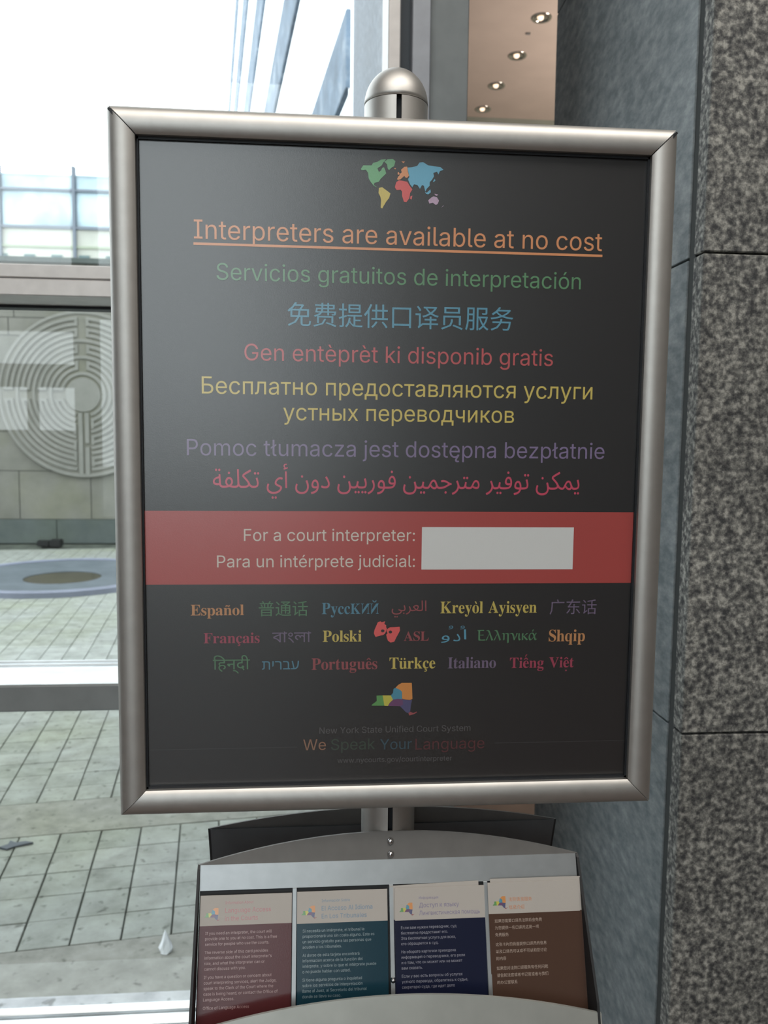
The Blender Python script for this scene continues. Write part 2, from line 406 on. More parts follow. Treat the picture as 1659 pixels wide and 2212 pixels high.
# window_1: the big window in front of the camera
XL = -7.0; XM = .068
win = struct(box('window_1', XL, XM, YG, YG+.02, .05, 3.95, MAT['glass']))
def wpart(name, x0, x1, y0, y1, z0, z1, mat, bev=.002): return box(name, x0, x1, y0, y1, z0, z1, mat, win, bev)
# transom (two faces with a groove), glass stop and gasket
wpart('transom_upper', XL, XM, YI, YG, 1.8970, 1.9265, MAT['frame_win'])
wpart('transom_lower', XL, XM, YI, YG, 1.8585, 1.8950, MAT['frame_win'])
wpart('transom_core', XL, XM, YI+.004, YG, 1.890, 1.900, MAT['frame_groove'], 0)
wpart('glazing_gasket', XL, XM, YG-.045, YG-.001, 1.8515, 1.8583, MAT['gasket_gap'], .001)
# middle rail with its deep ledge, sky light put in its bright colour
wpart('middle_rail', XL, XM, YI, YG, .912, .974, MAT['frame_win2'], .003)
wpart('middle_ledge', XL, XM, YI+.002, YG-.03, .9742, .9765, MAT['sill'], .001)
wpart('glazing_bead', XL, XM, YG-.028, YG-.016, .9742, .981, MAT['sill'], .002)
wpart('glazing_bead', XL, XM, YG-.014, YG-.001, .9742, .985, MAT['sill'], .002)
# bottom sill and beads
wpart('bottom_sill', XL, XM, YI-.02, YG, 0, .045, MAT['sill'], .003)
wpart('glazing_bead', XL, XM, YG-.030, YG-.002, .0452, .058, MAT['sill'], .003)
wpart('glazing_bead', XL, XM, YG-.075, YG-.040, .0452, .053, MAT['sill'], .003)
# mullion group at the right end of the glass
wpart('mullion', .068, .0957, YI, YG, 0, 3.95, MAT['frame_win'])
wpart('mullion_groove', .0957, .1217, YI+.06, YG, 0, 3.95, MAT['frame_groove'], 0)
wpart('mullion', .1217, .1635, YI, YG, 0, 3.95, simple('blue_grey_frame_paint', (.36, .375, .41), .45, .3, ns=25, na=.05))
wpart('jamb_panel', .1635, .2548, YI+.03, YG, 0, 3.95, MAT['frame_win2'])

# recessed downlights in the hall ceiling
for i, (x, y, s) in enumerate([(1.176, 3.859, 'nearest'), (1.152, 4.320, 'second'), (1.1175, 4.757, 'third'), (1.105, 5.15, 'farthest')]):
    d = thing('recessed_downlight', '%s of the small round recessed downlights in the pinkish hall ceiling, counted from the top' % {'nearest': 'topmost', 'second': 'second', 'third': 'third', 'farthest': 'lowest'}[s], 'downlight', (x, y, 3.95), 'downlights in the hall ceiling')
    O('trim_ring', *lathe([(.038, .004), (.038, -.004), (.056, -.006), (.060, -.002), (.060, .0)], (x, y, 3.95), 28), MAT['chrome'], d, True)
    O('reflector', *lathe([(.037, -.003), (.034, .0), (.018, .001), (.0005, .0015)], (x, y, 3.948), 24), MAT['chrome'], d, True)
    lm, lt, lb = newmat('lamp_glow_%d' % i); lb.inputs['Emission Color'].default_value = (1, .72, .5, 1); lb.inputs['Emission Strength'].default_value = 1.6
    O('lamp', *lathe([(.0005, -.012), (.012, -.010), (.017, -.004), (.017, .0)], (x-.006, y, 3.948), 20), lm, d, True)
    e = box('sensor', x-.030-.012, x-.030+.012, y+.17, y+.19, 3.944, 3.95, MAT['plaster']) if s == 'nearest' else None
    if e: tag(fixn(e), 'small dark sensor on the hall ceiling below the topmost downlight', 'sensor')

# granite pillar at the right
px0, py0, py1 = .487, .324, 1.128
pil = struct(box('wall_pillar', px0+.006, 2.2, py0+.006, py1, 0, 6.5, MAT['joint']))
zj = [0, .35, 1.0926, 1.8332, 2.575, 3.317, 4.06, 4.80, 5.54, 6.5]
for k in range(len(zj)-1):
    a, b2 = zj[k]+.0018, zj[k+1]-.0018
    box('stone_block', px0, 1.15, py0-.012, py0+.020, a, b2, MAT['gran'], pil, .0015)
    box('stone_block', 1.1535, 2.2, py0-.012, py0+.020, a, b2, MAT['gran'], pil, .0015)
    box('stone_panel', px0, px0+.03, py0+.040, py1, a, b2, MAT['gran_pol'], pil, .001)
box('corner_groove', px0+.003, px0+.02, py0+.020, py0+.040, 0, 6.5, MAT['joint'], pil)

# ------------------------------------------------------------------ paving outside
ang = radians(-7.2); Uu = Vector((cos(ang), -sin(ang), 0)); Vv = Vector((sin(ang), cos(ang), 0))
UO, VO = -.7914, 2.3547; DU, DV = .1512, .1476
def gp(u, v, z=0.): q = Uu*u+Vv*v; return (q.x, q.y, z)
def inframe(x, y):
    q = Vector((x, y, 0))-CAM; z_ = q.dot(FW)
    if z_ < .1: return False
    X = 829.5+FPX*q.dot(RT)/z_; Yp = 1106-FPX*q.dot(UP)/z_
    return -60 < X < 640 and Yp < 2330
g1 = 0.0018
pvars = []
for s in range(4):
    v, f = boxgeo(-DU/2+g1*1.6, DU/2-g1*1.6, -DV/2+g1*.7, DV/2-g1*.7, -.02, 0)
    v = [(x+random.uniform(-.0010, .0010), y+random.uniform(-.0007, .0007), z) for x, y, z in v]
    v, f = bevgeo(v, f, .0018); me = bpy.data.meshes.new('paver'); me.from_pydata(v, [], f); me.materials.append(MAT['paver']); pvars.append(me)
cells = []
for j in range(-5, 56):
    vc = VO+(j-.5)*DV if j <= 0 else VO+.300+(j-.5)*DV
    if vc < 1.60: continue
    for i in range(-26, 9):
        uc = UO+(i+.5)*DU; x, y, _ = gp(uc, vc)
        if y > 10.9 or y < 1.3: continue
        dist = (x+2.85)**2+(y-8.05)**2
        if dist < 1.05**2: continue
        if inframe(x, y): cells.append((y, x, uc, vc))
cells.sort()
far = []
for n, (y, x, uc, vc) in enumerate(cells):
    if n < 296:
        o = bpy.data.objects.new('paver', pvars[random.randrange(4)]); o.parent = ground
        o.location = (x, y, random.uniform(-.0012, .0006)); o.rotation_euler = (random.uniform(-.004, .004), random.uniform(-.004, .004), -ang+random.choice((0, pi))); COL.objects.link(o)
    else:
        v, f = boxgeo(-DU/2+g1*1.8, DU/2-g1*1.8, -DV/2+g1, DV/2-g1, -.02, random.uniform(-.001, .001))
        c, s_ = cos(-ang), sin(-ang); far.append(([(x+a*c-b_*s_, y+a*s_+b_*c, z) for a, b_, z in v], f))
pf = O('paver_field', *merge(far), MAT['paver'], ground); pf['kind'] = 'stuff'
# plain concrete bands between and before the paver fields
def slab(u0, u1, v0, v1, z=0.):
    P = [gp(u0, v0), gp(u1, v0), gp(u1, v1), gp(u0, v1)]
    V = [(p[0], p[1], -.02) for p in P]+[(p[0], p[1], z) for p in P]
    F = [(4, 5, 6, 7), (0, 1, 5, 4), (1, 2, 6, 5), (2, 3, 7, 6), (3, 0, 4, 7)]
    return O('concrete_slab', V, F, MAT['slab'], ground)
slab(-6.2, -1.95, VO+.004, VO+.296); slab(-1.945, 1.2, VO+.004, VO+.296)
b0 = VO-5*DV-.004
V = [(-4, 1.275, -.02), (1.5, 1.275, -.02), (*gp(1.6, b0)[:2], -.02), (*gp(-4.2, b0)[:2], -.02)]; V += [(a, b_, 0.) for a, b_, _ in V]
O('concrete_slab', V, [(4, 5, 6, 7), (0, 1, 5, 4), (1, 2, 6, 5), (2, 3, 7, 6), (3, 0, 4, 7)], MAT['slab'], ground)
for k in range(7):
    box('kerb_stone', -5+k*.92+.002, -5+(k+1)*.92-.002, YG+.021, 1.273, -.02, .018, MAT['kerb'], ground, .003)

# round stone basin with water, a brown reflection put in its colour
bc = (-2.85, 8.05, 0)
bs_ = thing('stone_basin', 'low round grey stone basin with a pool reflecting brown in front of the courtyard wall', 'basin', bc)
O('basin_slab', *lathe([(.40, -.02), (.40, .012), (.43, .018), (.95, .042), (1.02, .045), (1.02, -.01)], bc, 72), MAT['wetstone'], bs_, 30)
O('basin_rim', *lathe([(1.021, -.01), (1.021, .055), (1.03, .060), (1.11, .060), (1.12, .052), (1.12, -.01)], bc, 72), MAT['rimstone'], bs_, 30)
O('water', *lathe([(.399, -.02), (.399, .006), (.0005, .006)], bc, 48), MAT['water'], bs_)

# courtyard wall of stone blocks
WY = 10.9875
cw = struct(box('wall_courtyard', -16, .1, WY+.012, WY+.5, 0, 3.95, MAT['joint']))
rows = [(.0, .349, 'b', 1.35, -3.82), (.349, 1.042, 'w', .995, -4.33), (1.042, 1.60, 'w', .995, -4.83), (1.60, 2.145, 'w', .995, -4.33), (2.145, 2.942, 'w', .995, -4.83),
        (2.942, 3.192, 'w', .995, -3.42), (3.192, 3.95, 'w', .995, -4.335)]
for z0, z1, kd, L, x0 in rows:
    k0 = math.ceil((-16-x0)/L); x = x0+k0*L
    while x < .1:
        if -7.5 < x < .2:
            dy = .02 if kd == 'b' else random.uniform(-.002, .002)
            box('stone_block', x+.005, min(x+L, .1)-.005, WY-dy, WY+.014, z0+.004, z1-.004, MAT['basestone' if kd == 'b' else 'wallstone'], cw, .003)
        x += L
O('coping', *boxgeo(-16, .1, WY-.05, WY+.55, 3.95, 4.02), MAT['basestone'], cw)

# carved labyrinth on the courtyard wall
LC = (-3.40, WY-.032, 2.125); R0, R1 = .262, 1.10; NR = 11; DR = (R1-R0)/NR
lab = thing('labyrinth_relief', 'round carved labyrinth of concentric ridges on the courtyard wall', 'relief', (LC[0], LC[1]-.004, LC[2]))
O('disc', *lathe([(.001, .006), (1.16, .006), (1.175, .0), (1.175, -.01)], (LC[0], LC[1]-.002, LC[2]), 96, 'y'), MAT['wallstone'], lab, 30)
def arc_ridge(r_, a0, a1, wd=.040, h=.020, name='ridge'):
    n = max(4, int(abs(a1-a0)*r_/.07)+3); V = []; F = []
    for i in range(n+1):
        a = a0+(a1-a0)*i/n
        for rr, hh in ((r_-wd/2, 0), (r_-wd/2+.009, h), (r_+wd/2-.009, h), (r_+wd/2, 0)):
            V.append((LC[0]+rr*sin(a), LC[1]-.008-hh, LC[2]+rr*cos(a)))
    for i in range(n):
        for k in range(3): q = i*4+k; F.append((q, q+1, q+5, q+4))
    F += [(0, 3, 2, 1), (n*4, n*4+1, n*4+2, n*4+3)]
    return fixn(O(name, V, F, MAT['labstone'], lab))
def radial(x0, z0, x1, z1, wd=.040):
    dx, dz = x1-x0, z1-z0; L = sqrt(dx*dx+dz*dz); nx, nz = -dz/L*wd/2, dx/L*wd/2
    P = [(x0+nx, z0+nz), (x1+nx, z1+nz), (x1-nx, z1-nz), (x0-nx, z0-nz)]
    V = [(LC[0]+a, LC[1]-.008, LC[2]+b_) for a, b_ in P]+[(LC[0]+a, LC[1]-.0265, LC[2]+b_) for a, b_ in P]
    return fixn(O('ridge', V, [(4, 5, 6, 7), (0, 1, 5, 4), (1, 2, 6, 5), (2, 3, 7, 6), (3, 0, 4, 7)], MAT['labstone'], lab))
# paths are the raised lanes; each lane is an arc per quadrant, turned back at the axes
def rk(k): return R0+.035+DR*k
turns = {'top': [(9, 10), (7, 8), (4, 5), (1, 2)], 'left': [(9, 10), (6, 7), (3, 4), (0, 1)], 'right': [(8, 9), (5, 6), (2, 3)], 'bot_r': [(8, 9), (4, 5), (1, 2)], 'bot_l': [(7, 8), (5, 6), (2, 3)]}
LW = DR*.68
for k in range(NR):
    r_ = rk(k); ga = .060/r_; gb = .105/r_
    quad = [(0, pi/2, 'top', 'right'), (pi/2, pi, 'right', 'bot_r'), (pi, 1.5*pi, 'bot_l', 'left'), (1.5*pi, 2*pi, 'left', 'top')]
    for a0, a1, ax0, ax1 in quad:
        t0 = any(k in p for p in turns[ax0]); t1 = any(k in p for p in turns[ax1])
        s0 = (gb if 'bot' in ax0 else (ga if t0 else 0)); s1 = (gb if 'bot' in ax1 else (ga if t1 else 0))
        arc_ridge(r_, a0+s0, a1-s1, LW)
for ax, prs in turns.items():
    for k, k2 in prs:
        ra, rb = rk(k)-LW/2, rk(k2)+LW/2
        if ax == 'top':
            for s_ in (-1, 1): radial(s_*.078, ra, s_*.078, rb)
        elif ax in ('left', 'right'):
            sx = -1 if ax == 'left' else 1
            for s_ in (-1, 1): radial(sx*ra, s_*.078, sx*rb, s_*.078)
        else:
            sx = 1 if ax == 'bot_r' else -1; radial(sx*.122, -ra, sx*.122, -rb)
radial(-.045, -R0+.01, -.045, -R1-.03, .055); radial(.045, -R0+.01, .045, -R1+.42, .055); radial(.045, -R1+.36, .045, -R1-.03, .055)
arc_ridge(1.145, 0, 2*pi, .05, .014, 'border')
O('medallion', *lathe([(.001, .02), (.235, .02), (.245, .0)], (LC[0], LC[1]-.008, LC[2]), 48, 'y'), MAT['labstone'], lab, 30)

# black ground light by the wall
gl_ = thing('ground_floodlight', 'small black floodlight lying on the paving at the foot of the courtyard wall', 'floodlight', (-3.78, 10.56, 0))
box('housing', -3.95, -3.78, 10.50, 10.62, .02, .10, MAT['black'], gl_, .012, 2)
box('housing', -3.775, -3.62, 10.49, 10.63, .01, .115, MAT['black'], gl_, .012, 2)
box('bracket', -3.90, -3.66, 10.54, 10.58, 0, .02, MAT['black'], gl_, .003)

# white scrap of paper on the concrete by the window
pc = Vector((-.537, 1.47, 0)); V = []; F = []
prof = [(0, .017), (.012, .019), (.030, .015), (.048, .008), (.062, .001)]
for i, (h, rr) in enumerate(prof):
    for k in range(10):
        a = 2*pi*k/10; q = rr*(1+random.uniform(-.22, .22)); V.append((pc.x+q*cos(a)-.006*h/.062, pc.y+q*sin(a)*.8+h*.35, .001+h*.9+random.uniform(-.002, .002)*(i > 0)))
for i in range(len(prof)-1):
    for k in range(10): F.append((i*10+k, i*10+(k+1) % 10, (i+1)*10+(k+1) % 10, (i+1)*10+k))
F.append(tuple(range(9, -1, -1))); F.append(tuple(40+k for k in range(10)))
V = [(a, b_, max(c, .0005)) for a, b_, c in V]
tag(O('paper_scrap', V, F, MAT['paper']), 'small crumpled white paper scrap on the concrete just outside the window', 'litter')
# flat dark grey shape on the paving at the left
V = []; cxl, cyl = -1.22, 2.15
out_ = [(-.055, -.02), (-.03, .004), (-.032, .03), (-.008, .016), (.03, .022), (.062, .010), (.03, -.002), (0, -.014), (-.02, -.035)]
V = [(cxl+a, cyl+b_, .002) for a, b_ in out_]+[(cxl+a*.97, cyl+b_*.97, .007+.004*abs(sin(9*a))) for a, b_ in out_]; n = len(out_)
F = [tuple(range(n, 2*n)), tuple(range(n-1, -1, -1))]+[(i, (i+1) % n, (i+1) % n+n, i+n) for i in range(n)]
tag(O('dark_splotch', V, F, simple('grey_splotch', (.085, .10, .115), .6)), 'flat dark grey leaf on the pavers at the left edge', 'splotch')

# far building seen above the transom
fb = thing('far_building', 'pale far building with blue glazing behind a dark grid, over the courtyard wall', 'building', (-14, 37, 0))
box('facade_wall', -26, -6, 35, 44, 0, 10.20, MAT['facade'], fb)
for k in range(6):
    x = -22.45+k*3.03
    p = box('glazing_panel', x+.08, x+2.95, 35.05, 35.35, 10.30, 12.38, MAT['facade_glass'], fb)
    box('mullion', x-.06, x+.06, 34.85, 35.1, 8.3, 12.75, MAT['far_dark'], fb)
box('rail', -26, -6, 34.9, 35.02, 11.74, 11.84, MAT['far_dark'], fb); box('rail', -26, -6, 34.9, 35.02, 10.20, 10.32, MAT['far_dark'], fb)
box('band', -26, -6, 34.93, 35.05, 9.42, 9.52, simple('pale_green_band', (.42, .47, .36), .8), fb)
box('roof_edge', -26, -6, 35.02, 44, 12.38, 12.44, MAT['facade_glass'], fb)
for k in range(9):
    x = -14.45+k*1.12
    box('window_pane', x-.22, x+.22, 34.94, 35.02, 8.80, 9.14, MAT['dark_win'], fb)

# tall wing at the right of the courtyard with dark floor bands
wa = radians(-7.77); WU = Vector((cos(wa), -sin(wa), 0)); WV = Vector((sin(wa), cos(wa), 0))
tw = thing('tall_building', 'tall glass building with dark blue floor bands rising beside the courtyard', 'building', tuple(Vector((CAM.x, CAM.y, 0))+WU*3+WV*16.6))
def wbox(name, l0, l1, t0, t1, z0, z1, mat):
    o0 = Vector((CAM.x, CAM.y, 0)); V = []
    for l in (l0, l1):
        for t_ in (t0, t1):
            for z in (z0, z1): p = o0+WU*l+WV*t_; V.append((p.x, p.y, z))
    return O(name, V, boxgeo(0, 1, 0, 1, 0, 1)[1], mat, tw)
bands = [(1.9, 3.9), (8.55, 10.05), (14.7, 16.8), (21.75, 24.4), (28.9, 31.9), (36.0, 38.6)]
for z0, z1 in bands: wbox('floor_band', 2.8, 2.9, 16.6, 110, z0, z1, MAT['wing_band'])
prev = 0
for z0, z1 in bands+[(43, 44)]:
    for k in range(6): wbox('curtain_panel', 2.86, 2.875, 16.6+k*15.6, 16.6+(k+1)*15.6-.05, prev+.01, z0-.01, MAT['wing_glass'])
    prev = z1

# ================================================================== SIGN STAND
sg = thing('sign_stand', 'silver poster stand with a black interpreter notice in a snap frame', 'sign stand', (0, .05, 0))
ZC = 1.51; IX, IZ0, IZ1 = .2727, 1.1622, 1.8580; RW = .0275
prof_u = []
for i in range(17):
    u = i/16; prof_u.append((u*RW, -.0105*sqrt(max(0, 1-((u-.47)/.56)**2))+.0015))
prof_u = [(.0, .005)]+prof_u+[(RW, .018), (0.002, .018)]
def rail(side, gap):
    V = []; F = []; n = len(prof_u)
    for u, y in prof_u:
        g = gap
        if side in ('top', 'bottom'):
            z = IZ1+u if side == 'top' else IZ0-u
            V.append((-(IX+u)+g, y, z)); V.append(((IX+u)-g, y, z))
        else:
            x = IX+u if side == 'right' else -(IX+u)
            V.append((x, y, IZ0-u+g)); V.append((x, y, IZ1+u-g))
    for i in range(n):
        j = (i+1) % n; F.append((2*i, 2*i+1, 2*j+1, 2*j))
    F.append(tuple(2*i for i in range(n))); F.append(tuple(2*i+1 for i in reversed(range(n))))
    o = fixn(O('frame_rail', V, F, MAT['alu'], sg)); 
    o.data.polygons.foreach_set('use_smooth', [True]*len(o.data.polygons)); o.data.set_sharp_from_angle(angle=radians(32)); return o
rail('top', .0010); rail('bottom', .0004); rail('left', .0004); rail('right', .0004)
# snap-frame corner pieces seen in the open mitres at the top
for sx in (-1, 1):
    V = []; 
    for a, b_ in ((.004, .0085), (.0245, .0262), (.0262, .0245), (.0085, .004)):
        V.append((sx*(IX+a), -.0075, IZ1+b_-.002)); V.append((sx*(IX+a), .012, IZ1+b_-.002))
    fixn(O('corner_piece', V, [(0, 2, 4, 6), (1, 7, 5, 3), (0, 1, 3, 2), (2, 3, 5, 4), (4, 5, 7, 6), (6, 7, 1, 0)], MAT['gasket_gap'], sg))
box('backing_board', -IX-.02, IX+.02, .0085, .017, IZ0-.02, IZ1+.02, MAT['alu_dark'], sg)
# black strips added as the shadow gap around the poster
gap_strips = [boxgeo(-IX-.004, -IX+.0022, .0012, .006, IZ0-.004, IZ1+.004), boxgeo(IX-.0022, IX+.004, .0012, .006, IZ0-.004, IZ1+.004),
       boxgeo(-IX, IX, .0012, .006, IZ1-.0028, IZ1+.004), boxgeo(-IX, IX, .0012, .006, IZ0-.004, IZ0+.0022)]
O('inner_gap_shadow', *merge(gap_strips), MAT['gasket_gap'], sg)

# pole with front slot, rounded cap
def slotted(r_, z0, z1, yc, name, mat, sw=.0028, sd=.008):
    a0 = math.asin(sw/r_); ring = []
    N = 44
    for i in range(N+1):
        a = -pi/2+a0+(2*pi-2*a0)*i/N; ring.append((r_*cos(a), yc+r_*sin(a)))
    yf = yc-r_*cos(a0); ring += [(-sw, yf+sd), (sw, yf+sd)]
    n = len(ring); V = [(x, y, z0) for x, y in ring]+[(x, y, z1) for x, y in ring]
    F = [(i, (i+1) % n, (i+1) % n+n, i+n) for i in range(n)]+[tuple(range(n-1, -1, -1)), tuple(range(n, 2*n))]
    mi = [0]*len(F); mi[N+1] = 1; mi[N] = 1; mi[N+2] = 1
    o = O(name, V, F, mat, sg, 30, mats=[mat, MAT['gasket_gap']], midx=mi); return o
slotted(.0318, .012, 1.88, .050, 'pole', MAT['alu'])
slotted(.0352, 1.872, 1.9165, .050, 'pole_collar', MAT['alu'])
dome = [(.0352, 0)]+[(.0354*cos(a), .0395*sin(a)) for a in [i*pi/2/14 for i in range(15)]]
dome[-1] = (.0003, .0395)
O('pole_cap', *lathe(dome, (0, .05, 1.917), 48), MAT['steel'] if False else MAT['alu'], sg, True)
V, F = lathe([(.0003, .014), (.16, .012), (.185, .008), (.19, 0), (.0003, 0)], (0, .05, 0), 56); fixn(O('base_plate', V, F, MAT['alu_dark'], sg, 30))

# ---- poster
poster = box('poster', -IX-.002, IX+.002, .0042, .0072, IZ0-.002, IZ1+.002, P_BLACK, sg)
YP = .0042
def PM(x, z, e): return (x, YP-e, z)
def ppx(px, py): p = UY(px, py, YP); return p.x, p.z
def line(polys, xl, yl, xr, yr, mat, hk=1., height=None, name='lettering'):
    (a, za), (b_, zb) = ppx(xl, yl), ppx(xr, yr)
    return place(polys, a, b_, (za+zb)/2, PM, name, mat, poster, height, hk, lift=.0004)
I = lambda s: raw(s, 'inter')
line(I('Interpreters are available at no cost'), 419, 517, 1300, 541, P_ORANGE, 1.02)
line(I('Servicios gratuitos de interpretación'), 468, 606, 1254, 624, P_GREEN, 1.02)
line(raw('免费提供口译员服务', 'cjk'), 621, 703, 1108, 708, P_BLUE)
line(I('Gen entèprèt ki disponib gratis'), 528, 779, 1194, 790, P_RED, 1.02)
line(I('Бесплатно предоставляются услуги'), 436, 851, 1279, 862, P_YELLOW, 1.02)
line(I('устных переводчиков'), 612, 909, 1110, 912, P_YELLOW, 1.02)
line(I('Pomoc tłumacza jest dostępna bezpłatnie'), 404, 985, 1305, 990, P_PURPLE, 1.02)
line(raw(shape_ar('يمكن توفير مترجمين فوريين دون أي تكلفة'), 'arab'), 460, 1053, 1251, 1058, P_PINK, 1.15)
def rect_px(name, x0, y0, x1, y1, mat, lift, full=False):
    a, z0 = ppx(x0, y0); b_, z1 = ppx(x1, y1)
    if full: a, b_ = -IX, IX
    V = [(a, YP-lift, z1), (b_, YP-lift, z1), (b_, YP-lift, z0), (a, YP-lift, z0)]
    return O(name, V, [(0, 1, 2, 3)], mat, poster)
a, za = ppx(418, 530.5); b_, zb = ppx(1301, 554); zu = (za+zb)/2
O('underline', [(a, YP-.0003, zu), (b_, YP-.0003, zu), (b_, YP-.0003, zu+.0026), (a, YP-.0003, zu+.0026)], [(0, 1, 2, 3)], P_ORANGE, poster)
rect_px('red_band', 313, 1103, 1372, 1259, P_BAND, .00025, True)
rect_px('blank_panel', 911.5, 1138.5, 1236.5, 1229.5, P_WHITE, .0004)
line(I('For a court interpreter:'), 527, 1168, 896, 1169, P_CREAM)
line(I('Para un intérprete judicial:'), 469, 1225, 896, 1225, P_CREAM)
S = serif
for tx, x0, x1, yb, mat, kw in [
    (S('Español'), 412, 527, 1329, P_MOR, {}), (raw('普通话', 'cjk'), 559, 665, 1328, P_MGREEN, {}), (S('Русский'), 695, 818, 1326, P_MBLUE, dict(hk=1.15)),
    (raw(shape_ar('العربي'), 'arab'), 846, 921, 1320, P_MRED, dict(hk=1.0)), (S('Kreyòl Ayisyen'), 951, 1159, 1324, P_MYEL, dict(hk=1.15)), (raw('广东话', 'cjk'), 1187, 1288, 1324, P_MPUR, {}),
    (S('Français'), 440, 561, 1389, P_MPINK, {}), (raw('বাংলা', 'beng'), 588, 672, 1387, P_MPUR, dict(hk=.95)), (S('Polski'), 697, 781, 1386, P_MYEL, dict(hk=1.1)),
    (S('ASL'), 872, 926, 1384, P_MRED, {}), (S('Ελληνικά'), 1030, 1160, 1383, P_MGREEN, dict(hk=1.1)), (S('Shqip'), 1185, 1263, 1385, P_MOR, dict(hk=1.1)),
    (raw('िहन्दी', 'deva'), 460, 540, 1446, P_MGREEN, dict(hk=.95)), (raw('תירבע', 'hebr'), 566, 646, 1446, P_MBLUE, {}), (S('Português'), 673, 815, 1446, P_MRED, dict(hk=1.1)),
    (S('Türkçe'), 841, 940, 1444, P_MYEL, dict(hk=1.1)), (S('Italiano'), 967, 1071, 1443, P_MPUR, dict(hk=1.1)), (S('Tiếng Việt'), 1101, 1239, 1442, P_MPINK, dict(hk=1.05))]:
    line(tx, x0, yb, x1, yb, mat, **kw)
# Urdu letters set apart, each with its small mark
for ch, x0, x1, yb in (('\uFEED', 953, 971, 1382), ('\uFEA9', 979, 994, 1385), ('\uFE8D', 1001.5, 1007, 1381)):
    line(raw(ch, 'arab'), x0, yb, x1, yb, P_BLUE, height=(.0085 if ch != '\uFE8D' else .0115))
for x in (974, 999): line(raw('\uFEED', 'arab'), x-5, 1356, x+5, 1356, P_MBLUE, height=.004)
line(I('New York State Unified Court System'), 690, 1583, 1016, 1580, P_GREY)
line(I('We'), 655, 1620, 704, 1620, P_DORANGE); line(I('Speak'), 715, 1619, 810, 1619, P_DGREEN)
line(I('Your'), 821, 1618, 889, 1618, P_DBLUE); line(I('Language'), 897, 1618, 1046, 1617, P_DRED)
line(I('www.nycourts.gov/courtinterpreter'), 729, 1646, 976, 1644, P_GREY)
for x0, x1, yy in ((325, 642, 1614.5), (1068, 1352, 1603)):
    a, z0 = ppx(x0, yy); b_, z1 = ppx(x1, yy); zz = ppx(860, 1609)[1]
    O('rule', [(a, YP-.0004, zz-.0004), (b_, YP-.0004, zz-.0004), (b_, YP-.0004, zz+.0004), (a, YP-.0004, zz+.0004)], [(0, 1, 2, 3)], P_RULE, poster)

# world map
def ring(pts, ox, oy, k): return [ppx(ox+x/k, oy+y/k) for x, y in pts]
def mp(name, mat, *polys): polyshape(name, [ring(p, 740, 320, 6.38) for p in polys], PM, mat, poster, .0004)
mp('north_america', P_LGREEN, [(250,290),(285,240),(350,240),(400,240),(420,205),(480,190),(530,160),(600,155),(560,200),(540,240),(480,280),(500,330),(530,310),(545,275),(570,265),(590,310),(600,350),(560,390),(520,430),(500,465),(440,480),(430,510),(485,545),(430,522),(390,470),(360,420),(350,340),(320,300),(265,305)],
   [(575,190),(620,155),(690,150),(728,180),(710,250),(670,275),(640,305),(620,280),(612,225)])
mp('south_america', P_YELLOW, [(500,550),(545,540),(600,580),(660,625),(640,690),(600,740),(565,800),(545,835),(525,820),(530,720),(520,670),(495,620)])
mp('europe', P_ORANGE, [(750,430),(765,395),(790,370),(780,355),(800,350),(815,335),(805,300),(850,260),(890,255),(900,330),(915,380),(890,410),(870,410),(850,385),(800,430),(765,440)],
   [(758,365),(760,335),(775,330),(782,350),(778,368)], [(810,185),(860,185),(840,210)], [(705,280),(740,275),(725,295)])
mp('africa', P_CORAL, [(725,520),(740,470),(775,445),(820,450),(890,465),(930,530),(962,570),(930,620),(920,690),(880,745),(845,740),(820,660),(820,600),(800,575),(745,580),(722,545)], [(935,665),(962,655),(950,710),(930,700)])
mp('asia', P_LBLUE, [(893,270),(960,265),(1030,245),(1060,200),(1110,195),(1180,240),(1260,250),(1350,265),(1390,300),(1340,320),(1320,365),(1300,325),(1250,345),(1260,390),(1230,440),(1200,470),(1200,520),(1160,560),(1140,600),(1120,520),(1095,510),(1065,562),(1030,510),(985,500),(960,540),(930,500),(900,430),(920,400),(905,330)],
   [(1135,605),(1160,615),(1210,570),(1215,610),(1180,640),(1150,630)], [(1245,465),(1265,425),(1280,445),(1255,470)])
mp('australia', P_LILAC, [(1180,720),(1220,685),(1255,665),(1300,680),(1328,725),(1310,770),(1285,785),(1245,755),(1195,765)], [(1265,630),(1315,640),(1300,660),(1275,650)], [(1360,820),(1395,785),(1385,805)])
# signing-hands symbol (each hand a ring of finger and thumb)
def hands(*polys): polyshape('hands_symbol', [ring(p, 780, 1320, 6.91) for p in polys], PM, P_CORAL, poster, .0005)
hands([(190,330),(200,280),(230,210),(250,165),(290,150),(305,165),(360,150),(345,190),(375,210),(372,235),(385,262),(372,300),(355,335),(330,355),(300,362),(262,372),(215,385)],
      [(388,268),(430,240),(500,238),(575,232),(580,290),(550,345),(520,400),(495,455),(440,468),(400,440),(385,400),(375,350),(395,330),(380,300)])
for cx_, cy_ in ((322, 293), (437, 310)):
    polyshape('hands_symbol', [ring([(cx_+26*cos(a*pi/8), cy_+22*sin(a*pi/8)) for a in range(16)], 780, 1320, 6.91)], PM, P_BLACK, poster, .0007)

